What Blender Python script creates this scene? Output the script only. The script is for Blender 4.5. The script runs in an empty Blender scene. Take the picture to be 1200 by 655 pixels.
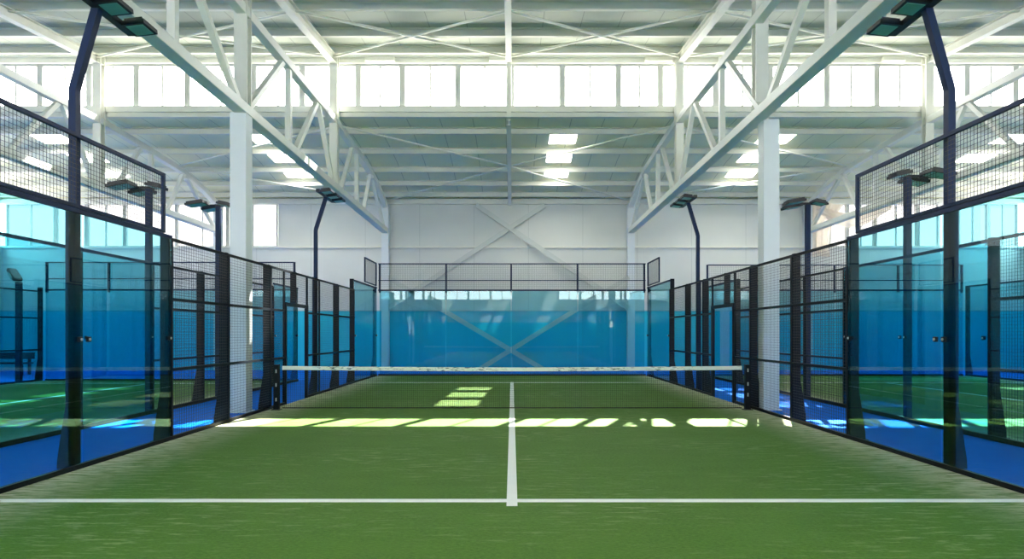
import bpy, math, random
from mathutils import Vector, Matrix
random.seed(7)
S = bpy.context.scene
COL = S.collection
H = 1.589            # eye height; x right, y = depth away from the viewer, floor z = 0

# ------------------------------------------------------------------ materials
def lin(c):
    f = lambda v: v/12.92 if v <= .04045 else ((v+.055)/1.055)**2.4
    return tuple(f(v/255) for v in c) + (1,)

def base_mat(name):
    m = bpy.data.materials.new(name); m.use_nodes = True
    nt = m.node_tree; b = nt.nodes['Principled BSDF']
    return m, nt, b

def N(nt, typ, **kw):
    n = nt.nodes.new(typ)
    for k, v in kw.items(): setattr(n, k, v)
    return n

def math_node(nt, op, a, b=None, c=None):
    n = N(nt, 'ShaderNodeMath', operation=op)
    for i, v in enumerate((a, b, c)):
        if v is None: continue
        if isinstance(v, (int, float)): n.inputs[i].default_value = v
        else: nt.links.new(v, n.inputs[i])
    return n.outputs[0]

def mix_col(nt, fac, a, b):
    n = N(nt, 'ShaderNodeMix', data_type='RGBA')
    for sock, v in ((n.inputs['Factor'], fac), (n.inputs['A'], a), (n.inputs['B'], b)):
        s = sock
        if hasattr(v, 'is_output') or isinstance(v, bpy.types.NodeSocket): nt.links.new(v, s)
        else: s.default_value = v
    return n.outputs['Result']

def mixc(nt, fac, a, b):
    n = N(nt, 'ShaderNodeMix', data_type='RGBA')
    for i, v in ((0, fac), (6, a), (7, b)):
        if isinstance(v, bpy.types.NodeSocket): nt.links.new(v, n.inputs[i])
        else: n.inputs[i].default_value = v
    return n.outputs[2]

def noise(nt, vec, scale, detail=3, rough=.5, mapping=None):
    if mapping:
        mp = N(nt, 'ShaderNodeMapping'); mp.inputs['Scale'].default_value = mapping
        nt.links.new(vec, mp.inputs['Vector']); vec = mp.outputs[0]
    n = N(nt, 'ShaderNodeTexNoise'); n.inputs['Scale'].default_value = scale
    n.inputs['Detail'].default_value = detail; n.inputs['Roughness'].default_value = rough
    nt.links.new(vec, n.inputs['Vector']); return n.outputs['Fac']

def ramp(nt, fac, p0, p1, c0=(0,0,0,1), c1=(1,1,1,1)):
    r = N(nt, 'ShaderNodeValToRGB'); nt.links.new(fac, r.inputs[0])
    r.color_ramp.elements[0].position = p0; r.color_ramp.elements[0].color = c0
    r.color_ramp.elements[1].position = p1; r.color_ramp.elements[1].color = c1
    return r.outputs[0]

def worldpos(nt):
    g = N(nt, 'ShaderNodeNewGeometry'); return g.outputs['Position']

def simple(name, rgb, rough=.5, metal=0., var=.06, scale=3., spec=.5):
    m, nt, b = base_mat(name)
    c = lin(rgb); p = worldpos(nt)
    f = noise(nt, p, scale)
    d = tuple(max(0, v*(1-var*2.2)) for v in c[:3]) + (1,)
    nt.links.new(mixc(nt, f, d, c), b.inputs['Base Color'])
    b.inputs['Roughness'].default_value = rough; b.inputs['Metallic'].default_value = metal
    b.inputs['Specular IOR Level'].default_value = spec
    return m

M = {}
M['steel'] = simple('white_painted_steel', (226, 227, 219), .45, var=.05)
M['steel_grey'] = simple('pale_grey_steel', (205, 210, 206), .5, var=.05)
M['column'] = simple('white_column_paint', (222, 228, 232), .5, var=.03)
M['navy'] = simple('navy_powder_coat', (20, 42, 78), .5, var=.1, spec=.2)
M['post'] = simple('dark_post_coat', (10, 20, 32), .5, var=.1, spec=.2)
M['black'] = simple('black_powder_coat', (10, 16, 20), .5, var=.1, spec=.2)
M['lampbody'] = simple('lamp_housing', (24, 28, 34), .45)
M['lens'] = simple('lamp_lens', (120, 190, 180), .3, var=.15, scale=9)
M['bolt'] = simple('bolt_metal', (190, 190, 180), .3, .6)
M['line'] = simple('white_line', (250, 250, 246), .7, var=.03, scale=12)
M['wire'] = simple('black_wire', (12, 16, 20), .5)
M['netcord'] = simple('black_net_cord', (12, 16, 14), .7)
M['mullion'] = simple('window_mullion', (188, 192, 190), .5)
M['frame'] = simple('window_frame', (214, 216, 210), .5)

M['bench'] = simple('dark_bench_paint', (16, 20, 28), .5)

def tape_mat():
    m, nt, b = base_mat('net_tape_print'); p = worldpos(nt)
    n1 = noise(nt, p, 1.0, 2, .6, (9, 1, 60))
    n2 = noise(nt, p, 1.0, 2, .5, (1.1, 1, 1))
    f = math_node(nt, 'MULTIPLY', ramp(nt, n1, .565, .63), ramp(nt, n2, .44, .56))
    nt.links.new(mixc(nt, f, lin((232, 231, 222)), lin((70, 72, 78))), b.inputs['Base Color'])
    b.inputs['Roughness'].default_value = .8
    return m
M['tape'] = tape_mat()

def turf_mat(name, half, xc):
    m, nt, b = base_mat(name); p = worldpos(nt)
    sp = N(nt, 'ShaderNodeSeparateXYZ'); nt.links.new(p, sp.inputs[0])
    fine = noise(nt, p, 1.0, 5, .7, (26, 60, 1))
    mid = noise(nt, p, 1.0, 4, .6, (1.2, 3.0, 1))
    streak = noise(nt, p, 1.0, 4, .65, (3.2, 17, 1))
    patch = noise(nt, p, 1.0, 3, .5, (.35, .5, 1))
    col = mixc(nt, ramp(nt, fine, .3, .7), lin((54, 94, 22)), lin((96, 134, 50)))
    col = mixc(nt, math_node(nt, 'MULTIPLY', ramp(nt, mid, .35, .7), .5), col, lin((90, 128, 48)))
    col = mixc(nt, math_node(nt, 'MULTIPLY', math_node(nt, 'MULTIPLY', ramp(nt, streak, .52, .70), ramp(nt, patch, .42, .66)), .5), col, lin((190, 196, 146)))
    ax = math_node(nt, 'ABSOLUTE', math_node(nt, 'SUBTRACT', sp.outputs[0], xc))
    edge = N(nt, 'ShaderNodeMapRange'); edge.inputs[1].default_value = half-1.15; edge.inputs[2].default_value = half
    nt.links.new(ax, edge.inputs[0])
    e2 = math_node(nt, 'MULTIPLY', math_node(nt, 'POWER', edge.outputs[0], 1.6), ramp(nt, streak, .34, .54))
    col = mixc(nt, math_node(nt, 'MULTIPLY', e2, .85), col, lin((214, 210, 184)))
    nt.links.new(col, b.inputs['Base Color'])
    b.inputs['Roughness'].default_value = .7; b.inputs['Specular IOR Level'].default_value = .15
    bm_ = N(nt, 'ShaderNodeBump'); bm_.inputs['Strength'].default_value = .35; bm_.inputs['Distance'].default_value = .02
    nt.links.new(fine, bm_.inputs['Height']); nt.links.new(bm_.outputs[0], b.inputs['Normal'])
    return m
M['turf'] = turf_mat('court_turf', 5.0, 0)
M['turf_l'] = turf_mat('left_court_turf', 4.25, -11.35)
M['turf_r'] = turf_mat('right_court_turf', 4.9, 11.95)

def floor_mat():
    m, nt, b = base_mat('blue_floor_paint'); p = worldpos(nt)
    f = noise(nt, p, 1.3, 4)
    nt.links.new(mixc(nt, f, lin((0, 108, 226)), lin((2, 122, 240))), b.inputs['Base Color'])
    b.inputs['Roughness'].default_value = .7; b.inputs['Specular IOR Level'].default_value = .04
    return m
M['floor'] = floor_mat()

def wall_mat():
    m, nt, b = base_mat('panel_wall'); p = worldpos(nt)
    sp = N(nt, 'ShaderNodeSeparateXYZ'); nt.links.new(p, sp.inputs[0])
    f = noise(nt, p, .7, 3)
    up = mixc(nt, f, lin((206, 209, 206)), lin((222, 224, 220)))
    lo = mixc(nt, f, lin((18, 184, 210)), lin((28, 198, 222)))
    isup = math_node(nt, 'GREATER_THAN', sp.outputs[2], 2.56)
    col = mixc(nt, isup, lo, up)
    seam = math_node(nt, 'FRACT', math_node(nt, 'MULTIPLY', math_node(nt, 'ADD', sp.outputs[0], 100.35), 1/2.35))
    s1 = math_node(nt, 'LESS_THAN', seam, .009)
    seamz = math_node(nt, 'LESS_THAN', math_node(nt, 'ABSOLUTE', math_node(nt, 'SUBTRACT', sp.outputs[2], 2.56)), .03)
    s = math_node(nt, 'MAXIMUM', s1, seamz)
    col = mixc(nt, math_node(nt, 'MULTIPLY', s, .25), col, lin((70, 90, 95)))
    nt.links.new(col, b.inputs['Base Color']); b.inputs['Roughness'].default_value = .6
    return m
M['wall'] = wall_mat()

def sheet_mat(name, ca, cb):
    m, nt, b = base_mat(name); p = worldpos(nt)
    sp = N(nt, 'ShaderNodeSeparateXYZ'); nt.links.new(p, sp.inputs[0])
    f = noise(nt, p, .8, 3)
    col = mixc(nt, f, lin(ca), lin(cb))
    seam = math_node(nt, 'FRACT', math_node(nt, 'ADD', math_node(nt, 'MULTIPLY', sp.outputs[0], 1/1.05), 100.2))
    col = mixc(nt, math_node(nt, 'MULTIPLY', math_node(nt, 'LESS_THAN', seam, .022), .45), col, lin((80, 92, 88)))
    nt.links.new(col, b.inputs['Base Color']); b.inputs['Roughness'].default_value = .6
    return m
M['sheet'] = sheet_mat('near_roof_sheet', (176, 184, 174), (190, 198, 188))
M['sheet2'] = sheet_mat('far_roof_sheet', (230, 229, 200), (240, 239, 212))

def glass_mat(name, tint, r0=.045, power=5.0, extra=None):
    m = bpy.data.materials.new(name); m.use_nodes = True; nt = m.node_tree
    nt.nodes.clear()
    out = N(nt, 'ShaderNodeOutputMaterial')
    tr = N(nt, 'ShaderNodeBsdfTransparent')
    p = worldpos(nt); f = noise(nt, p, .6, 2)
    t2 = tuple(v*.94 for v in tint[:3]) + (1,)
    nt.links.new(mixc(nt, f, t2, tint), tr.inputs[0])
    gl = N(nt, 'ShaderNodeBsdfGlossy'); gl.inputs['Roughness'].default_value = .0
    lw = N(nt, 'ShaderNodeLayerWeight'); lw.inputs['Blend'].default_value = .5
    fr = math_node(nt, 'ADD', math_node(nt, 'MULTIPLY', math_node(nt, 'POWER', lw.outputs['Facing'], power), 1-r0), r0)
    mx = N(nt, 'ShaderNodeMixShader'); nt.links.new(fr, mx.inputs[0])
    nt.links.new(tr.outputs[0], mx.inputs[1]); nt.links.new(gl.outputs[0], mx.inputs[2])
    nt.links.new(mx.outputs[0], out.inputs['Surface'])
    return m
M['glass'] = glass_mat('teal_tinted_glass', (.54, .85, .91, 1))
M['pane'] = glass_mat('clear_window_pane', (.97, .98, 1, 1), .03)

def frosted(name, trans, col):
    m = bpy.data.materials.new(name); m.use_nodes = True; nt = m.node_tree; nt.nodes.clear()
    out = N(nt, 'ShaderNodeOutputMaterial')
    a = N(nt, 'ShaderNodeBsdfTransparent'); a.inputs[0].default_value = (1, 1, 1, 1)
    t = N(nt, 'ShaderNodeBsdfTranslucent')
    p = worldpos(nt); f = noise(nt, p, 1.1, 2)
    nt.links.new(mixc(nt, f, tuple(v*.93 for v in col[:3])+(1,), col), t.inputs[0])
    mx = N(nt, 'ShaderNodeMixShader'); mx.inputs[0].default_value = 1-trans
    nt.links.new(a.outputs[0], mx.inputs[1]); nt.links.new(t.outputs[0], mx.inputs[2])
    nt.links.new(mx.outputs[0], out.inputs['Surface'])
    return m
M['skylight'] = frosted('translucent_skylight', .34, (.9, .92, .9, 1))
M['skyfill'] = frosted('added_fill_skylight', .3, (.9, .92, .9, 1))  # for the added skylights behind the viewer
def cloth_mat():
    m = bpy.data.materials.new('beige_cloth'); m.use_nodes = True; nt = m.node_tree; nt.nodes.clear()
    out = N(nt, 'ShaderNodeOutputMaterial'); d = N(nt, 'ShaderNodeBsdfDiffuse'); t = N(nt, 'ShaderNodeBsdfTranslucent')
    f = noise(nt, worldpos(nt), 2.5, 3); c = mixc(nt, f, lin((226, 214, 200)), lin((240, 232, 222)))
    nt.links.new(c, d.inputs[0]); nt.links.new(c, t.inputs[0])
    mx = N(nt, 'ShaderNodeMixShader'); mx.inputs[0].default_value = .35
    nt.links.new(d.outputs[0], mx.inputs[1]); nt.links.new(t.outputs[0], mx.inputs[2]); nt.links.new(mx.outputs[0], out.inputs['Surface'])
    return m
M['drape'] = cloth_mat()
M['frost'] = frosted('frosted_pane', .105, (.035, .036, .038, 1))

# ------------------------------------------------------------------ geometry helpers
class MB:
    def __init__(s): s.v = []; s.f = []
    def quad(s, a, b, c, d):
        i = len(s.v); s.v += [Vector(a), Vector(b), Vector(c), Vector(d)]; s.f.append((i, i+1, i+2, i+3)); return s
    def box(s, x0, x1, y0, y1, z0, z1):
        i = len(s.v)
        s.v += [Vector(p) for p in ((x0,y0,z0),(x1,y0,z0),(x1,y1,z0),(x0,y1,z0),(x0,y0,z1),(x1,y0,z1),(x1,y1,z1),(x0,y1,z1))]
        for f in ((0,3,2,1),(4,5,6,7),(0,1,5,4),(1,2,6,5),(2,3,7,6),(3,0,4,7)): s.f.append(tuple(i+k for k in f))
        return s
    def prof(s, p0, p1, pts, up=(0,0,1), caps=True):
        """extrude a closed 2-D profile (u across, w up) from p0 to p1"""
        p0, p1 = Vector(p0), Vector(p1); d = (p1-p0).normalized(); up = Vector(up)
        if abs(d.dot(up)) > .999: up = Vector((0,1,0))
        u = d.cross(up).normalized(); w = u.cross(d).normalized()
        i = len(s.v); n = len(pts)
        for p in (p0, p1): s.v += [p + u*a + w*b for a, b in pts]
        for k in range(n): s.f.append((i+k, i+(k+1) % n, i+n+(k+1) % n, i+n+k))
        if caps: s.f.append(tuple(i+k for k in reversed(range(n)))); s.f.append(tuple(i+n+k for k in range(n)))
        return s
    def bar(s, p0, p1, w, h, up=(0,0,1), caps=True):
        return s.prof(p0, p1, [(-w/2,-h/2),(w/2,-h/2),(w/2,h/2),(-w/2,h/2)], up, caps)
    def tube(s, p0, p1, r, n=8):
        return s.prof(p0, p1, [(r*math.cos(k*2*math.pi/n), r*math.sin(k*2*math.pi/n)) for k in range(n)])
    def ibeam(s, p0, p1, w, h, t=.022, up=(0,0,1)):
        a, b, c = w/2, h/2, t/2
        return s.prof(p0, p1, [(-a,-b),(a,-b),(a,-b+t),(c,-b+t),(c,b-t),(a,b-t),(a,b),(-a,b),(-a,b-t),(-c,b-t),(-c,-b+t),(-a,-b+t)], up)
    def cchan(s, p0, p1, w, h, t=.02, up=(0,0,1)):
        a, b = w/2, h/2
        return s.prof(p0, p1, [(-a,-b),(a,-b),(a,-b+t),(-a+t,-b+t),(-a+t,b-t),(a,b-t),(a,b),(-a,b)], up)
    def sweep(s, path, pts, up=(0,0,1)):
        """one continuous profile along a polyline"""
        path = [Vector(p) for p in path]; n = len(pts); i = len(s.v); up = Vector(up)
        for k, p in enumerate(path):
            d = ((path[min(k+1, len(path)-1)] - path[max(k-1, 0)])).normalized()
            uu = up if abs(d.dot(up)) < .98 else Vector((0,1,0))
            u = d.cross(uu).normalized(); w = u.cross(d).normalized()
            s.v += [p + u*a + w*b for a, b in pts]
        for k in range(len(path)-1):
            for j in range(n):
                s.f.append((i+k*n+j, i+k*n+(j+1) % n, i+(k+1)*n+(j+1) % n, i+(k+1)*n+j))
        s.f.append(tuple(i+k for k in reversed(range(n)))); e = i+(len(path)-1)*n
        s.f.append(tuple(e+k for k in range(n)))
        return s

WORLD = {}
def props(o, label=None, cat=None, group=None, kind=None):
    if label: o['label'] = label
    if cat: o['category'] = cat
    if group: o['group'] = group
    if kind: o['kind'] = kind
    return o
def build(name, mb, mat, parent=None, label=None, cat=None, group=None, kind=None, origin=None, bevel=0, smooth=False):
    xs = [v.x for v in mb.v]; ys = [v.y for v in mb.v]; zs = [v.z for v in mb.v]
    o_ = Vector(origin) if origin else Vector(((min(xs)+max(xs))/2, (min(ys)+max(ys))/2, min(zs)))
    me = bpy.data.meshes.new(name); me.from_pydata([tuple(v-o_) for v in mb.v], [], mb.f); me.update()
    import bmesh
    bm = bmesh.new(); bm.from_mesh(me); bmesh.ops.recalc_face_normals(bm, faces=bm.faces); bm.to_mesh(me); bm.free()
    me.materials.append(mat)
    if smooth:
        for p in me.polygons: p.use_smooth = True
    o = bpy.data.objects.new(name, me); COL.objects.link(o)
    if parent is not None: o.parent = parent; o.location = o_ - WORLD[parent]
    else: o.location = o_
    WORLD[o] = o_
    if bevel:
        b = o.modifiers.new('bevel', 'BEVEL'); b.width = bevel; b.segments = 2; b.limit_method = 'ANGLE'
    return props(o, label, cat, group, kind)
def thing(name, loc, label, cat, group=None, kind=None):
    o = bpy.data.objects.new(name, None); o.empty_display_size = .2; COL.objects.link(o)
    o.location = loc; WORLD[o] = Vector(loc)
    return props(o, label, cat, group, kind)
def struct(name, mb, mat, label=None, parent=None, cat=None):
    return build(name, mb, mat, parent, label, cat, kind='structure')

ORD = ['first', 'second', 'third', 'fourth', 'fifth', 'sixth', 'seventh', 'eighth', 'ninth', 'tenth', 'eleventh', 'twelfth', 'thirteenth', 'fourteenth', 'fifteenth', 'sixteenth', 'seventeenth', 'eighteenth', 'nineteenth', 'twentieth']

# ------------------------------------------------------------------ hall shell
DW = 26.6            # back wall
DC = 19.1            # clerestory plane
XW = 22.0
YR = -9.0            # rear wall, behind the viewer
struct('floor', MB().box(-XW, XW, YR, DW+.3, -.2, 0), M['floor'], 'blue painted hall floor around the courts', cat='floor')

# back wall with two window openings
ZS, ZT = 5.33, 7.2
XL, XR = -10.1, 13.05
mb = MB()
mb.box(-XW, XW, DW, DW+.2, 0, ZS)
mb.box(XL, XR, DW, DW+.2, ZS, 8.3)
mb.box(-XW, XL, DW, DW+.2, ZT, 8.3)
mb.box(XR, XW, DW, DW+.2, ZT, 8.3)
struct('wall_back', mb, M['wall'], 'white panelled end wall with blue lower band', cat='wall')
for nm, sx in (('wall_left', -1), ('wall_right', 1)):
    mb = MB(); a, b_ = sorted((sx*XW, sx*(XW+.2)))
    mb.box(a, b_, YR, DW+.2, 0, ZS)
    mb.box(a, b_, YR, DW+.2, ZT, 10.6)
    for y in range(-8, 27, 6): mb.box(a, b_, y-.3, y+.3, ZS, ZT)
    struct(nm, mb, M['wall'], '%s side wall of the hall, blue below and white above' % ('left' if sx < 0 else 'right'), cat='wall')
mb = MB().box(-XW, XW, YR-.2, YR, 0, 4.55)
struct('wall_rear', mb, M['wall'], 'rear wall of the hall under a high window band', cat='wall')

WN = [0]
def window(x0, x1, z0, z1, y, panes, label, mat, depth=.12, fw=.07, mull=.035):
    """one framed window in a plane of constant y"""
    WN[0] += 1
    r = thing('window_%d' % WN[0], ((x0+x1)/2, y, z0), label, 'window', kind='structure')
    fr = MB()
    fr.box(x0, x0+fw, y-depth/2, y+depth/2, z0, z1); fr.box(x1-fw, x1, y-depth/2, y+depth/2, z0, z1)
    fr.box(x0+fw, x1-fw, y-depth/2, y+depth/2, z0, z0+fw*.7); fr.box(x0+fw, x1-fw, y-depth/2, y+depth/2, z1-fw*.7, z1)
    build('window_frame', fr, M['mullion'], r)
    ws = x1-x0-2*fw
    for k in range(1, panes):
        xm = x0+fw+ws*k/panes
        build('mullion', MB().box(xm-mull/2, xm+mull/2, y-.03, y+.03, z0+fw*.7, z1-fw*.7), M['mullion'], r)
    build('pane', MB().quad((x0+fw, y, z0+fw*.7), (x1-fw, y, z0+fw*.7), (x1-fw, y, z1-fw*.7), (x0+fw, y, z1-fw*.7)), mat, r)
    return r

# clerestory: units between mullions read along the band
CZ0, CZ1 = 8.58, 9.92
edges = [-20.9, -19.35, -17.8, -16.15, -14.62, -13.1, -11.63, -10.05, -8.0, -6.5, -4.76, -3.4, -1.67, -.02, 1.56, 3.3, 4.6, 6.3, 8.0, 9.75, 11.3, 12.75, 14.1, 15.6, 17.15, 18.7, 20.3, 21.8]
for i in range(len(edges)-1):
    side = 'from the left end' if i < 14 else 'from the right end'
    k = i if i < 14 else len(edges)-2-i
    window(edges[i]+.001, edges[i+1]-.001, CZ0, CZ1, DC, 2, 'white high clerestory window, %s %s' % (ORD[k], side), M['pane'], mull=.05, fw=.085)
# fascias above and below the clerestory band
struct('trim_1', MB().box(-XW, XW, DC-.16, DC+.03, CZ1, 10.2), M['steel'], 'white fascia beam above the clerestory windows', cat='beam')
mb = MB().box(-XW, XW, DC-.18, DC+.1, CZ0-.17, CZ0).box(-XW, XW, DC-.1, DC+.06, CZ0-.3, CZ0-.17)
struct('trim_2', mb, M['steel'], 'white sill beam below the clerestory windows', cat='beam')
# thin cable tray and light battens along the top fascia
build('cable_conduit', MB().tube((-XW+.1, DC-.24, 10.1), (XW-.1, DC-.24, 10.1), .03), M['steel_grey'], None, 'thin grey conduit running along the fascia above the clerestory', 'conduit')
for k, (x, w) in enumerate(((-5.05+1.0, .9), (-7.2, .7), (-.35, .7), (4.5, .85), (6.7, .7), (11.7, .7))):
    build('junction_box', MB().box(x-w/2, x+w/2, DC-.3, DC-.17, 9.93, 10.06), M['steel'], None,
          'slim white junction box under the upper roof edge, %s from the left' % ORD[[1,0,2,3,4,5][k]], 'junction box', 'boxes on the clerestory fascia', bevel=.01)

# windows in the end wall (left group and right group)
M['outer'] = simple('added_glare_cut_grey', (176, 174, 166), .8)  # grey of the added sheet that dulls sun bounce off the far roof
xs = [-21.9, -19.75, -18.4, -16.75, -14.5, -12.3, -10.12]
for i in range(6):
    window(xs[i]+.01, xs[i+1]-.01, ZS, ZT, DW+.05, 2, 'bright white end wall window left of the court, %s counting from the corner' % ORD[i], M['frost'], .14, .06, .05)
xs = [13.06, 14.5, 15.7, 17.55, 19.3, 20.6, 21.9]
for i in range(6):
    window(xs[i]+.01, xs[i+1]-.01, ZS, ZT, DW+.05, 2, 'bright white end wall window right of the court, %s counting from the curtain' % ORD[i], M['frost'], .14, .06, .05)
# side wall windows
for sx in (-1, 1):
    for k, y in enumerate(range(-8, 22, 6)):
        WN[0] += 1
        r = thing('window_%d' % WN[0], (sx*(XW+.05), y+3, ZS), '%s side wall window, %s from the rear of the hall' % ('left' if sx < 0 else 'right', ORD[k]), 'window', kind='structure')
        fr = MB(); X = sx*(XW+.05)
        for yy in (y+.33, y+2.1, y+3.9, y+5.67): fr.box(X-.05, X+.05, yy-.03, yy+.03, ZS, ZT)
        fr.box(X-.05, X+.05, y+.36, y+5.64, ZS, ZS+.05); fr.box(X-.05, X+.05, y+.36, y+5.64, ZT-.05, ZT)
        build('window_frame', fr, M['mullion'], r)
        build('pane', MB().quad((X, y+.3, ZS), (X, y+5.7, ZS), (X, y+5.7, ZT), (X, y+.3, ZT)), M['frost'], r)
# rear window band (seen mirrored in the end glass)
xs = [-21.9+i*2.0 for i in range(23)]
for i in range(22):
    if 11 <= i <= 12: continue
    window(xs[i]+.01, min(xs[i+1], 21.95)-.01, 4.56, 7.4, YR-.1, 2, 'high rear hall window, %s from the %s' % (ORD[i if i < 11 else 21-i], 'left' if i < 11 else 'right'), M['pane'], .16, .09, .05)
struct('wall_rear_upper', MB().box(xs[11], xs[13], YR-.2, YR, 4.55, 7.4).box(-XW, XW, YR-.2, YR, 7.4, 7.6), M['wall'], 'upper part of the rear wall', cat='wall')

# roofs ------------------------------------------------------------
def zu(y): return 8.42 + .1*y                      # upper roof underside
LOW = [(19.0, 8.41), (20.5, 8.41), (22.0, 8.32), (23.5, 8.16), (24.8, 7.92), (25.9, 7.66), (26.8, 7.38)]
def zl(y):
    for (a, za), (b, zb) in zip(LOW, LOW[1:]):
        if y <= b: return za + (zb-za)*(y-a)/(b-a)
    return LOW[-1][1]
Y0 = ROOF_Y0 = -9.0
SKN = []  # unseen roof openings added to let more sky light onto the floor
for yy0, yy1 in ((-6.8, -5.2), (-4.8, -3.2)):
    for x0, x1 in ((-16.6, -15.4), (-9.1, -8.0), (-5.2, -4.1), (-.9, .9), (4.1, 5.2), (8.6, 9.75), (16.9, 18.1)):
        SKN.append((x0, x1, yy0, yy1))
def sheet_grid(xc, yc, holes, zf):
    mb = MB()
    for ya, yb in zip(yc, yc[1:]):
        for xa, xb in zip(xc, xc[1:]):
            cx, cy = (xa+xb)/2, (ya+yb)/2
            if any(h[0] < cx < h[1] and h[2] < cy < h[3] for h in holes): continue
            mb.quad((xa, ya, zf(ya)), (xb, ya, zf(ya)), (xb, yb, zf(yb)), (xa, yb, zf(yb)))
    return mb
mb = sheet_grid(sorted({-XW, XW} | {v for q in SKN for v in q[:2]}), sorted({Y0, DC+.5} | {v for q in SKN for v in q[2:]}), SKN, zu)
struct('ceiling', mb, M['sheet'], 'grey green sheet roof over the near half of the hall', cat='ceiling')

# lower roof with skylight openings
SKY = []
for yy0, yy1 in ((20.75, 21.95), (22.5, 23.65), (24.2, 24.95)):
    for x0, x1 in ((-16.6, -15.4), (-9.1, -8.0), (1.3, 2.25), (8.6, 9.75), (16.9, 18.1)):
        SKY.append((x0, x1, yy0, yy1))
xcuts = sorted({-XW, XW} | {v for s in SKY for v in s[:2]})
ycuts = sorted({a for a, _ in LOW} | {v for s in SKY for v in s[2:]})
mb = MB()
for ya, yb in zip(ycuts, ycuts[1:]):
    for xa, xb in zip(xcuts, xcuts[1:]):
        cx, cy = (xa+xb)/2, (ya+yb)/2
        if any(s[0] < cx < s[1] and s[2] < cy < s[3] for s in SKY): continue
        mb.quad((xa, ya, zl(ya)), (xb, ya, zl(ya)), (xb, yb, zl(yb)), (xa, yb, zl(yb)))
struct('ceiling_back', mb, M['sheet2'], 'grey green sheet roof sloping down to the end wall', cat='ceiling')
mb2 = MB(); mb2.v = [v+Vector((0, 0, .07)) for v in mb.v]; mb2.f = list(mb.f)  # unseen sheet added over the far roof to cut reflected sun glare
build('glare_cut_sheet', mb2, M['outer'], bpy.data.objects['ceiling_back'], kind='structure')
rows = ['highest', 'middle', 'lowest']; colsn = ['far left', 'inner left', 'central', 'inner right', 'far right']
for k, (x0, x1, y0, y1) in enumerate(SKY):
    WN[0] += 1
    r = thing('window_%d' % WN[0], ((x0+x1)/2, (y0+y1)/2, zl((y0+y1)/2)), 'glowing roof skylight, %s of the %s column' % (rows[k//5], colsn[k % 5]), 'skylight', kind='structure')
    p = [y for y in ycuts if y0 <= y <= y1]; mb = MB()
    for a, b_ in zip(p, p[1:]): mb.quad((x0, a, zl(a)+.02), (x1, a, zl(a)+.02), (x1, b_, zl(b_)+.02), (x0, b_, zl(b_)+.02))
    build('pane', mb, M['skylight'], r)

for k, (x0, x1, y0, y1) in enumerate(SKN):
    WN[0] += 1
    r = thing('window_%d' % WN[0], ((x0+x1)/2, (y0+y1)/2, zu((y0+y1)/2)), 'unseen skylight added in the near roof to brighten the floor, %s row from the rear, %s from the left' % (ORD[k//7], ORD[k % 7]), 'skylight', kind='structure')
    build('pane', MB().quad((x0, y0, zu(y0)+.02), (x1, y0, zu(y0)+.02), (x1, y1, zu(y1)+.02), (x0, y1, zu(y1)+.02)), M['skyfill'], r)

# purlins ----------------------------------------------------------
UP = [-7, -5, -3, -1, 1, 3, 5, 7, 9.0, 10.5, 12.1, 13.8, 15.5, 17.25, 18.6]
for k, y in enumerate(UP):
    z = zu(y)
    build('roof_purlin', MB().cchan((-XW, y, z-.12), (XW, y, z-.12), .11, .24), M['steel'], None,
          'long white purlin under the near roof, %s one forward of the clerestory' % ORD[len(UP)-1-k], 'purlin', 'purlins under the near roof')
LP = [20.4, 22.25, 23.95, 25.15, 26.1]
for k, y in enumerate(LP):
    z = zl(y)
    build('roof_purlin', MB().cchan((-XW, y, z-.11), (XW, y, z-.11), .1, .21), M['steel'], None,
          'long white purlin under the far roof, %s one forward of the end wall' % ORD[len(LP)-1-k], 'purlin', 'purlins under the far roof')
# wall plate and girts on the end wall
build('wall_plate', MB().box(-XW, XW, DW-.16, DW, 7.16, 7.36), M['steel'], None, 'long white eaves beam along the top of the end wall', 'beam')
build('wall_girt', MB().box(-XW, XW, DW-.1, DW, 5.27, 5.36), M['steel'], None, 'thin white horizontal rail across the end wall at sill height', 'wall rail')

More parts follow.
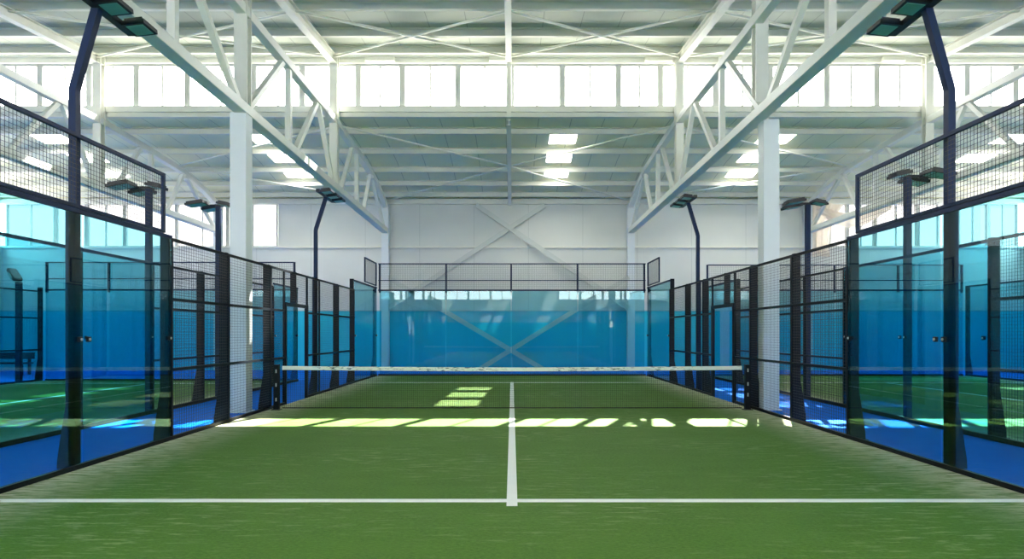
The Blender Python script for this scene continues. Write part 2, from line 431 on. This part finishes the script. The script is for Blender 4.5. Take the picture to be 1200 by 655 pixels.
# columns, trusses ---------------------------------------------------
XT = [-12.62, -5.43, 5.1, 12.7]
TN = ['left outer', 'left inner', 'right inner', 'right outer']
def topz(y):
    pts = [(3, 8.13), (19.1, 8.08), (21.0, 7.98), (23.5, 7.8), (25.0, 7.5), (26.0, 7.2), (26.5, 6.98)]
    for (a, za), (b, zb) in zip(pts, pts[1:]):
        if y <= b: return za+(zb-za)*(y-a)/(b-a)
    return pts[-1][1]
def botz(y): return 6.18 - .0085*(y-3)
def hsec(w, h, t=.03):
    a, b = w/2, h/2; c = t/2
    return [(-a,-b),(a,-b),(a,-b+t),(c,-b+t),(c,b-t),(a,b-t),(a,b),(-a,b),(-a,b-t),(-c,b-t),(-c,-b+t),(-a,-b+t)]
def boxsec(w, h): return [(-w/2,-h/2),(w/2,-h/2),(w/2,h/2),(-w/2,h/2)]
for i, x in enumerate(XT):
    r = thing('roof_truss', (x, 15, 6.0), '%s white steel truss running from the camera side to the end wall' % TN[i], 'truss', 'white roof trusses')
    ys = [4, 12, 19.1, 21, 22.3, 23.5, 24.3, 25, 25.6, 26.0, 26.35]
    build('top_chord', MB().sweep([(x, y, topz(y)) for y in ys], boxsec(.2, .2)), M['steel'], r, bevel=.012)
    build('bottom_chord', MB().sweep([(x, y, botz(y)) for y in (4, 12, 19, 26.35)], boxsec(.26, .2)), M['steel'], r, bevel=.012)
    def web(nm, ya, za, yb, zb, w=.12):
        build(nm, MB().bar((x, ya, za), (x, yb, zb), w, w, up=(1, 0, 0)), M['steel'], r)
    T = lambda y: topz(y)-.08
    B = lambda y: botz(y)+.08
    for ya, yb in ((7.2, 4.6), (7.4, 9.7), (12.2, 9.95), (12.6, 14.55), (15.4, 17.1), (18.6, 17.25), (19.5, 20.9), (22.5, 23.6), (26.1, 23.75)):
        web('diagonal_strut', ya, B(ya), yb, T(yb))
    for y in (9.85, 14.95, 21.5):
        web('vertical_strut', y, B(y), y, T(y), .13)
    build('gusset_plate', MB().box(x-.14, x+.14, 23.55, 23.85, topz(23.7)-.22, topz(23.7)-.1), M['steel'], r)
    # post that carries the clerestory
    zt = zu(19.0)-.24
    build('clerestory_post', MB().prof((x, DC-.3, B(19)-.05), (x, DC-.3, zt), hsec(.24, .22)), M['steel'], None,
          'white post rising from the %s truss past the clerestory' % TN[i], 'post', 'clerestory posts')
    # rafter of the upper roof
    build('roof_rafter', MB().prof((x, -8.8, zu(-8.8)-.37), (x, DC-.18, zu(DC-.18)-.37), hsec(.2, .26, .025)), M['steel'], None,
          'white rafter of the near roof above the %s truss' % TN[i], 'rafter', 'rafters under the near roof')
    # end wall column
    build('end_wall_column', MB().prof((x, DW-.16, 0), (x, DW-.16, 7.15), hsec(.3, .28)), M['column'], None,
          'white steel column on the end wall under the %s truss' % TN[i], 'column', 'end wall columns')
# big columns between the courts
for x, y, nm in ((-5.48, 12.45, 'left'), (5.36, 12.85, 'right')):
    r = thing('steel_column', (x, y, 0), 'tall white steel column standing behind the %s court fence' % nm, 'column', 'tall columns beside the court')
    build('column_shaft', MB().box(x-.165, x+.165, y-.15, y+.15, .02, 6.02), M['column'], r, bevel=.012)
    xt = XT[1] if x < 0 else XT[2]
    build('column_head', MB().prof((xt+(x-xt)*.3, y, 6.02), (xt+(x-xt)*.3, y, zu(y)-.24), hsec(.26, .24, .03)), M['steel'], r)
    build('base_plate', MB().box(x-.2, x+.2, y-.19, y+.19, 0, .025), M['column'], r)
# thin middle ridge members
build('roof_rafter', MB().prof((-.1, -8.8, zu(-8.8)-.33), (-.1, DC-.18, zu(DC-.18)-.33), hsec(.17, .2, .02)), M['steel'], None, 'thin white rafter over the centre of the court under the near roof', 'rafter', 'rafters under the near roof')
build('clerestory_post', MB().box(-.17, -.03, DC-.3, DC-.17, 8.2, zu(19)-.24), M['steel'], None, 'thin white post in the middle of the clerestory band', 'post', 'clerestory posts')
build('roof_rafter', MB().sweep([(-.1, y, zl(y)-.3) for y in (19.0, 20.5, 22, 23.5, 24.8, 25.9, 26.5)], hsec(.15, .18, .02)), M['steel'], None, 'thin white rafter over the centre of the court under the far roof', 'rafter', 'rafters under the far roof')
# bracing rods
def brace(a, b, label, r=.035):
    build('roof_brace', MB().tube(a, b, r, 6), M['steel'], None, label, 'brace', 'roof bracing rods')
for nm, xa, xb in (('left centre', -5.43, -.1), ('right centre', 5.1, -.1), ('far left', -5.43, -12.62), ('far right', 5.1, 12.7)):
    z1, z2 = zu(15.4)-.3, zu(18.7)-.3
    brace((xa, 15.4, z1), (xb, 18.7, z2), 'slim white near roof brace, %s bay, leaning away from the inner truss' % nm)
    brace((xa, 18.7, z2), (xb, 15.4, z1), 'slim white near roof brace, %s bay, meeting the inner truss at the clerestory' % nm)
    brace((xa, 19.3, zl(19.3)-.3), (xb, 23.2, zl(23.2)-.3), 'slim white far roof brace, %s bay, starting at the clerestory post' % nm, .03)
    brace((xb, 23.2, zl(23.2)-.3), (xa, 26.3, zl(26.3)-.3), 'slim white far roof brace, %s bay, ending at the end wall' % nm, .03)
# bracing on the end wall
WB = [((1.4, 7.1), (-5.35, 2.66), 'upper white diagonal on the end wall falling to the left column', 0),
      ((-1.55, 7.1), (5.0, 2.66), 'upper white diagonal on the end wall falling to the right column', 1),
      ((-5.35, 4.0), (1.35, .05), 'lower white diagonal on the end wall falling from the left column', 0),
      ((5.0, 4.0), (-1.4, .05), 'lower white diagonal on the end wall falling from the right column', 1)]
for (xa, za), (xb, zb), lb, k in WB:
    y = DW-.2-.07*k
    build('wall_brace', MB().bar((xa, y, za), (xb, y, zb), .06, .2), M['steel_grey'], None, lb, 'brace', 'end wall bracing')

# ------------------------------------------------------------------ courts
def turf(name, x0, x1, y0, y1, mat, label):
    r = thing(name, ((x0+x1)/2, (y0+y1)/2, 0), label, 'turf')
    build('turf_mat', MB().box(x0, x1, y0, y1, 0.001, .02), mat, r)
    return r
ND = 12.65
t = turf('court_turf', -5, 5, -7.3, 22.9-.06, M['turf'], 'green sanded turf of the central court with white lines')
def pline(parent, nm, x0, x1, y0, y1): build(nm, MB().box(x0, x1, y0, y1, .0205, .024), M['line'], parent)
pline(t, 'service_line', -5, 5, 5.72, 5.82); pline(t, 'service_line', -5, 5, 19.6, 19.7)
pline(t, 'center_line', -.05, .05, 5.59, 5.715); pline(t, 'center_line', -.05, .05, 5.825, 19.595); pline(t, 'center_line', -.05, .05, 19.705, 19.8)
t = turf('court_turf', -15.6, -7.152, -7, 20.5, M['turf_l'], 'green turf of the neighbouring court on the left')
pline(t, 'service_line', -15.6, -7.1, 19.3, 19.38); pline(t, 'center_line', -11.39, -11.31, 5.8, 19.2)
t = turf('court_turf', 7.152, 16.8, -7, 22.8, M['turf_r'], 'green turf of the neighbouring court on the right')
pline(t, 'service_line', 7.1, 16.8, 19.6, 19.68); pline(t, 'center_line', 11.84, 11.92, 5.8, 19.5)

# ---- fences
PW, PD = .12, .085
def post_mb(x, y, s, z0, z1, foot=True):
    mb = MB(); xa, xb = sorted((x, x+s*PW))
    mb.box(xa, xb, y-PD/2, y+PD/2, z0, z1)
    if foot:
        i = len(mb.v); t_ = .016
        prof_ = [(x+s*PW, z0), (x+s*(PW+.1), z0), (x+s*(PW+.095), .12), (x+s*(PW+.06), .36), (x+s*(PW+.02), .62), (x+s*PW, .74)]
        for yy in (y-PD/2, y+PD/2): mb.v += [Vector((a, yy, b)) for a, b in prof_]
        n = len(prof_)
        for k in range(n): mb.f.append((i+k, i+(k+1) % n, i+n+(k+1) % n, i+n+k))
        mb.f.append(tuple(i+k for k in reversed(range(n)))); mb.f.append(tuple(i+n+k for k in range(n)))
    return mb
def wires(x=None, y=None, a0=0, a1=1, z0=0, z1=1, cell=.05, th=.0036):
    """square wire mesh; plane of constant x (along y) or constant y (along x)"""
    mb = MB(); h = th/2
    n = max(1, round((a1-a0)/cell)); m = max(1, round((z1-z0)/cell))
    def rect(lo, hi, zz0, zz1):
        if x is not None: mb.box(x-h, x+h, lo, hi, zz0, zz1)
        else: mb.box(lo, hi, y-h, y+h, zz0, zz1)
    for k in range(1, n):
        c = a0+(a1-a0)*k/n; rect(c-h, c+h, z0, z1)
    for k in range(1, m):
        c = z0+(z1-z0)*k/m; rect(a0, a1, c-h, c+h)
    return mb
def side_fence(label, x, s, plan, posts, ups, base, doors=(), zb=0):
    """x inner face, s outward sign. plan: (y0,y1,kind,ztop); posts: (y,z0,ztop)"""
    y0, y1 = base
    r = thing('court_fence', (x, (y0+y1)/2, 0), label, 'fence')
    xo = x+s*.02
    xa, xb = sorted((x-s*.0, x+s*.05))
    segs = []; cur = y0
    for d0, d1 in doors: segs.append((cur, d0)); cur = d1
    segs.append((cur, y1))
    for a, b_ in segs: build('base_rail', MB().box(xa, xb, a, b_, .001, .075), M['black'], r)
    for (py, pz0, pz1) in posts:
        p = build('fence_post', post_mb(x+s*.045, py, s, max(pz0, .012+zb), pz1, pz0 == 0), M['post'], r)
        if pz0 == 0:
            pa, pb = sorted((x+s*.03, x+s*.29))
            build('base_plate', MB().box(pa, pb, py-.075, py+.075, zb, .014+zb), M['navy'], p)
    for (a, b_, kind, zt) in plan:
        g = .012
        if kind == 'glass':
            xa, xb = sorted((x+s*.02, x+s*.032))
            gp = build('glass_panel', MB().box(xa, xb, a+g, b_-g, .076, zt-.05), M['glass'], r)
            for yy, e in ((a, 1), (b_, -1)):
                cm = MB(); cy = yy+e*.07
                cm.box(min(x+s*.019, x-s*.01), max(x+s*.019, x-s*.01), cy-.03, cy+.03, 1.49, 1.55)
                c = build('clamp', cm, M['black'], gp, bevel=.006)
                build('bolt', MB().tube((x-s*.011, cy, 1.52), (x-s*.02, cy, 1.52), .016, 8), M['bolt'], gp)
            xa, xb = sorted((x+s*.005, x+s*.055))
            build('top_rail', MB().box(xa, xb, a, b_, zt-.049, zt), M['navy'], r)
        else:
            z0 = {'mesh': .076, 'over': 2.29}[kind]
            fm = MB(); xa, xb = sorted((x+s*.01, x+s*.045))
            zs = [zt-.045] + ([1.03, 2.07] if kind == 'mesh' else [])
            for zz in zs: fm.box(xa, xb, a, b_, zz-.0, zz+.045)
            fm.box(xa, xb, a, a+.03, z0, zt-.045); fm.box(xa, xb, b_-.03, b_, z0, zt-.045)
            mp = build('mesh_panel', fm, M['post'], r)
            build('wire_mesh', wires(x=x+s*.028, a0=a+.03, a1=b_-.03, z0=z0, z1=zt-.045), M['wire'], mp)
    for (a, b_, z0, z1) in ups:
        fm = MB(); xa, xb = sorted((x+s*.01, x+s*.05))
        fm.box(xa, xb, a, b_, z1-.045, z1); fm.box(xa, xb, a, b_, z0+.002, z0+.04)
        if b_ > 8: fm.box(xa, xb, b_-.05, b_, z0+.04, z1-.045)
        if a > 20: fm.box(xa, xb, a, a+.05, z0+.04, z1-.045)
        mp = build('upper_mesh_panel', fm, M['navy'], r)
        build('wire_mesh', wires(x=x+s*.03, a0=a+.05, a1=b_-.05, z0=z0+.04, z1=z1-.045), M['wire'], mp)
    for d0, d1 in doors:
        dm = MB(); xa, xb = sorted((x-s*.01, x+s*.06))
        dm.box(xa, xb, d0-.03, d0+.05, .002, 2.28); dm.box(xa, xb, d1-.05, d1+.03, .002, 2.28); dm.box(xa, xb, d0+.05, d1-.05, 2.2, 2.28)
        build('door_frame', dm, M['post'], r)
    return r
def plan_own(p):     # p = post depths
    return [(1.7, 3.5, 'glass', 3.03), (3.5, 5.35, 'glass', 3.03), (5.35, 7.2, 'glass', 3.03), (7.2, p[0], 'glass', 3.03),
            (p[0], p[1], 'mesh', 3.0), (p[1], p[2], 'mesh', 3.0), (p[2], p[3]-.03, 'mesh', 3.0), (p[3]-.03, p[4]+.03, 'over', 3.0),
            (p[4]+.03, p[5], 'mesh', 3.0), (p[5], p[6], 'mesh', 3.0), (p[6], p[7], 'mesh', 3.0), (p[7], 22.85, 'glass', 3.3)]
pl = [9.07, 10.9, 12.8, 13.6, 15.05, 16.05, 17.8, 19.6]
side_fence('left fence of the central court, glass near and wire mesh further along', -5, -1, plan_own(pl),
           [(y, 0, 3.02) for y in (1.7, 3.5, 5.35, 9.07, 10.9, 12.8, 17.8)] + [(14.36, 2.29, 3.02), (19.6, 0, 3.33), (22.86, 0, 3.33)],
           [(1.7, 7.2, 3.04, 3.9), (7.2, 8.9, 3.04, 3.9), (21.0, 22.8, 3.34, 4.2)], (1.7, 22.85), [(13.6, 15.05)])
pr = [9.2, 11.05, 12.98, 13.9, 15.4, 16.2, 17.8, 19.6]
side_fence('right fence of the central court, glass near and wire mesh further along', 5, 1, plan_own(pr),
           [(y, 0, 3.02) for y in (1.7, 3.5, 5.35, 9.2, 11.05, 12.98, 16.2, 17.8)] + [(14.6, 2.29, 3.02), (19.6, 0, 3.33), (22.86, 0, 3.33)],
           [(1.7, 7.2, 3.04, 3.9), (7.2, 8.98, 3.04, 3.9), (21.0, 22.8, 3.34, 4.2)], (1.7, 22.85), [(13.9, 15.4)])
# neighbours: fence on the near side of each neighbouring court, and their far side
def plan_n(a, b_, z):
    return [(a[0], a[1], 'mesh', 3.0)] + [(u, v, 'glass', 3.0) for u, v in zip(a[1:4], a[2:4])] + [(u, v, 'mesh', 3.0) for u, v in zip(a[3:-1], a[4:-1])] + [(a[-2], a[-1], 'glass', z)]
nl = [4.2, 8.2, 10.2, 12.2, 14.2, 16.3, 18.4, 20.5]
side_fence('inner fence of the neighbouring left court, dark posts across the blue walkway', -7.1, -1,
           [(3, 5, 'glass', 3.0), (5, 7, 'glass', 3.0), (7, 8.2, 'glass', 3.0), (8.2, 10.2, 'glass', 3.0), (10.2, 12.2, 'glass', 3.0), (12.2, 14.2, 'mesh', 3.0), (14.2, 16.3, 'mesh', 3.0), (16.3, 18.4, 'mesh', 3.0), (18.4, 20.45, 'glass', 3.1)],
           [(y, 0, 3.02) for y in (3, 5, 7, 8.2, 10.2, 14.2, 16.3, 18.4)] + [(20.48, 0, 3.12)], [], (3, 20.45), zb=.021)
side_fence('inner fence of the neighbouring right court, dark posts across the blue walkway', 7.1, 1,
           [(3, 5, 'mesh', 3.0), (5, 7.1, 'mesh', 3.0), (7.1, 9.2, 'mesh', 3.0), (9.2, 11.2, 'glass', 3.0), (11.2, 13.2, 'glass', 3.0), (13.2, 15.0, 'mesh', 3.0), (15.0, 17.0, 'mesh', 3.0), (17.0, 19.6, 'mesh', 3.0), (19.6, 22.8, 'glass', 3.3)],
           [(y, 0, 3.02) for y in (3, 5, 7.1, 9.2, 13.2, 17.0)] + [(19.6, 0, 3.32), (22.74, 0, 3.32)], [], (3, 22.8), zb=.021)
side_fence('outer wire fence of the neighbouring left court', -15.6, -1,
           [(10, 12.4, 'mesh', 3.0), (12.4, 14.8, 'mesh', 3.0), (14.8, 17.2, 'mesh', 3.0), (17.2, 20.45, 'mesh', 3.0)],
           [(y, 0, 3.02) for y in (10, 12.4, 14.8, 17.2)] + [(20.48, 0, 3.12)], [], (10, 20.45))
side_fence('outer fence of the neighbouring right court', 16.8, 1,
           [(13, 15.2, 'mesh', 3.0), (15.2, 17.4, 'mesh', 3.0), (17.4, 19.6, 'mesh', 3.0), (19.6, 22.8, 'glass', 3.35)],
           [(y, 0, 3.02) for y in (13, 15.2, 17.4, 19.6)] + [(22.82, 0, 3.35)], [], (13, 22.8))
def back_fence(label, x0, x1, y, zg, zt, n, edges=None):
    r = thing('end_fence', ((x0+x1)/2, y, 0), label, 'fence')
    build('base_rail', MB().box(x0, x1, y-.01, y+.05, .001, .075), M['black'], r)
    xs = edges or [x0+(x1-x0)*k/n for k in range(n+1)]
    for a, b_ in zip(xs, xs[1:]):
        gp = build('glass_panel', MB().box(a+.008, b_-.008, y+.015, y+.027, .08, zg-.045), M['glass'], r)
    build('top_rail', MB().box(x0, x1, y, y+.06, zg-.04, zg+.015), M['navy'], r)
    fm = MB(); fm.box(x0, x1, y+.005, y+.045, zt-.04, zt); fm.box(x0, x1, y+.005, y+.045, zg+.34, zg+.37)
    mp = build('upper_mesh_panel', fm, M['navy'], r)
    build('wire_mesh', wires(y=y+.026, a0=x0, a1=x1, z0=zg+.02, z1=zt-.04, cell=.06, th=.0045), M['wire'], mp)
    for x in xs:
        build('upper_post', MB().box(x-.03, x+.03, y+.05, y+.11, zg-.1, zt), M['navy'], r)
    return r
back_fence('end fence of the central court, clear teal glass under a wire mesh rail', -4.98, 4.98, 22.9, 3.21, 4.2, 4, [-4.94, -2.46, -.03, 2.45, 4.94])
back_fence('end fence of the neighbouring left court, teal glass under wire mesh', -15.58, -7.29, 20.53, 3.06, 3.98, 4)
back_fence('end fence of the neighbouring right court, teal glass under wire mesh', 7.29, 16.78, 22.88, 3.21, 4.15, 4)

# ---- net
r = thing('court_net', (0, ND, 0), 'black court net with a white top tape stretched across the middle of the green court', 'net')
def ztop(x): return .885 + .03*(abs(x)/4.6)**1.5
mb = MB(); th = .0038
XN = 4.72
n = int(2*XN/.042)
for k in range(n+1):
    x = -XN+2*XN*k/n; mb.box(x-th/2, x+th/2, ND-th/2, ND+th/2, .06, ztop(x)-.08)
for k in range(20):
    prev = None
    for j in range(25):
        x = -XN+2*XN*j/24; z = .065+(ztop(x)-.15)*k/19
        if prev: mb.bar(prev, (x, ND, z), th, th, caps=False)
        prev = (x, ND, z)
build('net_mesh', mb, M['netcord'], r)
mb = MB(); mb.sweep([(-XN+2*XN*j/24, ND, ztop(-XN+2*XN*j/24)-.035) for j in range(25)], boxsec(.03, .078))
build('top_tape', mb, M['tape'], r)
build('bottom_cord', MB().tube((-XN, ND, .06), (XN, ND, .06), .012, 6), M['netcord'], r)
for s in (-1, 1):
    x = s*4.84
    r = thing('net_post', (x, ND, .02), 'black net post at the %s end of the court net' % ('left' if s < 0 else 'right'), 'net post', 'net posts')
    build('post_body', MB().box(x-.055, x+.055, ND-.05, ND+.05, .034, .95), M['black'], r, bevel=.01)
    build('base_plate', MB().box(x-.09, x+.09, ND-.08, ND+.08, .021, .034), M['black'], r)
    for z in ((.2, .5, .78) if s < 0 else (.3, .52, .8)):
        build('net_hook', MB().box(x-.012-s*.01, x+.012-s*.01, ND-.062, ND-.05, z, z+.07), M['bolt'], r, label='small pale metal hook', bevel=.003)

# ---- floodlight masts
def floodlight(parent, c, inward, w=.26, l=.3, tilt=.0, yaw=0):
    """flat lamp head hanging below a bar; inward = sign of x it reaches toward"""
    cx, cy, cz = c; mb = MB()
    mtx = Matrix.Translation(c) @ Matrix.Rotation(yaw, 4, 'Z') @ Matrix.Rotation(tilt*inward, 4, 'Y')
    def add(mb, x0, x1, y0, y1, z0, z1):
        i = len(mb.v); mb.box(x0, x1, y0, y1, z0, z1)
        for k in range(i, len(mb.v)): mb.v[k] = mtx @ mb.v[k]
    a, b_ = sorted((0, inward*w))
    add(mb, a, b_, -l/2, l/2, -.03, .025)
    for k in range(5):
        yy = -l/2+l*(k+.5)/5; add(mb, a+.03, b_-.03, yy-.008, yy+.008, .026, .06)
    f = build('floodlight', mb, M['lampbody'], parent)
    lm = MB(); add(lm, a+.035, b_-.035, -l/2+.035, l/2-.035, -.036, -.0305)
    build('lens', lm, M['lens'], f)
def mast(label, x, y, s, bend=4.45, top=5.4, lean=.27, feet=True, w=.085, rows=(-.55, 0.0, .5)):
    r = thing('floodlight_mast', (x, y, 0), label, 'floodlight mast', 'floodlight masts')
    sec = boxsec(w, w)
    mb = MB().sweep([(x, y, .014), (x, y, bend-.03), (x-s*.012, y, bend+.03), (x-s*lean, y, top)], sec, up=(0, 1, 0))
    if feet:
        pm = post_mb(x-s*.0425, y, s, .014, 3.06); i = len(mb.v)
        mb.v += pm.v; mb.f += [tuple(i+k for k in f) for f in pm.f]
    build('mast_pole', mb, M['navy'], r)
    build('base_plate', MB().box(x-.13, x+.13, y-.08, y+.08, 0, .014), M['navy'], r)
    xb = x-s*lean
    build('cross_bar', MB().box(xb-.045, xb+.045, y+rows[0]-.15, y+rows[-1]+.15, top-.02, top+.05), M['lampbody'], r)
    for dy in rows:
        floodlight(r, (xb-s*.05, y+dy, top+.0), -s, .28, .3, -.12)
    return r
mast('tall navy floodlight mast on the left fence nearest the viewer', -5.12, 7.2, -1)
mast('tall navy floodlight mast on the right fence nearest the viewer', 5.12, 7.2, 1)
mast('navy floodlight mast further back on the left fence, beyond the net', -5.12, 16.05, -1, 4.3, 5.15)
mast('navy floodlight mast further back on the right fence, beyond the net', 5.12, 16.95, 1, 4.3, 5.2)
def tmast(label, x, y, z, s, reach=.62, back=.3, w=.1):
    """straight mast with a bar across and lamp heads on it; s = sign of the side it mostly lights"""
    r = thing('floodlight_mast', (x, y, 0), label, 'floodlight mast', 'floodlight masts')
    build('mast_pole', MB().box(x-w/2, x+w/2, y-w/2, y+w/2, .014, z), M['navy'], r)
    pm = post_mb(x+s*.05, y, -s, .014, .75)
    build('base_plate', MB().box(x-.13, x+.13, y-.08, y+.08, 0, .014), M['navy'], r)
    a, b_ = sorted((x-s*back, x+s*reach))
    build('cross_bar', MB().box(a+.1, b_-.1, y-.03, y+.03, z, z+.05), M['lampbody'], r)
    floodlight(r, (x+s*.2, y-.2, z+.06), s, .44, .34, .16); floodlight(r, (x+s*.08, y+.25, z+.03), s, .4, .34, .16)
    floodlight(r, (x-s*.06, y-.1, z+.06), -s, .3, .3, .2)
    return r
tmast('navy lighting mast with twin heads left of the walkway, nearer one', -7.2, 12.2, 4.45, -1)
tmast('navy lighting mast with twin heads left of the white column, further one', -7.16, 15.0, 4.68, -1, .58, .32)
tmast('navy lighting mast with twin heads right of the walkway, nearer one', 7.2, 11.2, 4.42, 1, .7, .25)
tmast('navy lighting mast with twin heads right of the white column, further one', 7.2, 14.98, 4.72, -1, .3, .6)
# small spotlight on a pole beyond the left court
r = thing('spotlight_pole', (-15.95, 19.9, 0), 'short dark pole with a small tilted spotlight beyond the left court', 'floodlight mast')
build('mast_pole', MB().box(-16.02, -15.88, 19.83, 19.97, .01, 3.25), M['navy'], r)
mb = MB().bar((-16.2, 19.9, 3.66), (-15.85, 19.75, 3.3), .26, .12)
f = build('floodlight', mb, M['lampbody'], r, bevel=.02)
build('lens', MB().bar((-16.12, 19.82, 3.52), (-15.95, 19.74, 3.34), .2, .1), M['lens'], f)

# bench by the far wall on the left
r = thing('bench', (-19.0, 23.6, 0), 'dark low bench against the end wall beyond the left court', 'bench')
build('seat', MB().box(-20.4, -18.5, 23.4, 23.8, .42, .48), M['bench'], r, bevel=.01)
build('backrest', MB().box(-20.4, -18.5, 23.82, 23.87, .6, .85), M['bench'], r, bevel=.01)
for x in (-20.2, -18.7):
    build('leg', MB().box(x-.04, x+.04, 23.42, 23.5, .0, .42), M['bench'], r)
    build('leg', MB().box(x-.04, x+.04, 23.8, 23.88, .0, .62), M['bench'], r)

# curtain cloth on the right end wall
r = thing('window_curtain', (13.5, 26.2, 5.0), 'beige cloth hanging and swagged across the top of the right end wall windows', 'curtain')
mb = MB(); nx, nz = 26, 14
for j in range(nz+1):
    t_ = j/nz; z = 7.12-2.25*t_
    x0 = 12.84-.05*t_; x1 = 13.3+.9*(1-t_)**2.2+.28*t_
    for i in range(nx+1):
        u = i/nx; mb.v.append(Vector((x0+(x1-x0)*u, 26.28+.06*math.sin(u*20+t_*2), z-.02*math.sin(u*9))))
for j in range(nz):
    for i in range(nx):
        a = j*(nx+1)+i; mb.f.append((a, a+1, a+nx+2, a+nx+1))
build('drape', mb, M['drape'], r, smooth=True)
mb = MB(); nx, nz = 30, 8
for j in range(nz+1):
    for i in range(nx+1):
        u = i/nx; t_ = j/nz; x = 12.95+3.2*u
        top = 7.12-.42*math.sin(math.pi*min(1, u*.95)); h = .12+.62*math.sin(math.pi*min(1, .12+u*.8))**1.5*(1-u*.45)
        mb.v.append(Vector((x, 26.24-.08*math.sin(t_*math.pi)+.03*math.sin(t_*14+u*3), top-h*t_)))
for j in range(nz):
    for i in range(nx):
        a = j*(nx+1)+i; mb.f.append((a, a+1, a+nx+2, a+nx+1))
build('swag', mb, M['drape'], r, smooth=True)

# ------------------------------------------------------------------ light
w = bpy.data.worlds.new('sky'); S.world = w; w.use_nodes = True
bg = w.node_tree.nodes['Background']; bg.inputs[0].default_value = (1, .975, .925, 1); bg.inputs[1].default_value = 9
sun = bpy.data.lights.new('sun', 'SUN'); sun.energy = 32; sun.angle = .009; sun.color = (1, .95, .84)
so = bpy.data.objects.new('sun', sun); COL.objects.link(so)
so.rotation_euler = Vector((-.356, -.89, -1)).to_track_quat('-Z', 'Y').to_euler(); so.location = (10, 40, 30)

# ------------------------------------------------------------------ camera
cam = bpy.data.cameras.new('camera'); co = bpy.data.objects.new('camera', cam); COL.objects.link(co)
co.location = (0, 0, H); co.rotation_euler = (math.pi/2, 0, 0)
cam.sensor_width = 36; cam.lens = 721/1200*36; cam.shift_x = 0.0; cam.shift_y = (390.7-327.5)/1200
cam.clip_start = .05; cam.clip_end = 200
S.camera = co
S.view_settings.view_transform = 'Standard'; S.view_settings.look = 'None'; S.view_settings.exposure = .62
S.cycles.transparent_max_bounces = 40; S.cycles.max_bounces = 10; S.cycles.diffuse_bounces = 6; S.cycles.glossy_bounces = 5
S.cycles.use_denoising = True
S.cycles.sample_clamp_indirect = 6
S.cycles.caustics_reflective = False; S.cycles.caustics_refractive = False
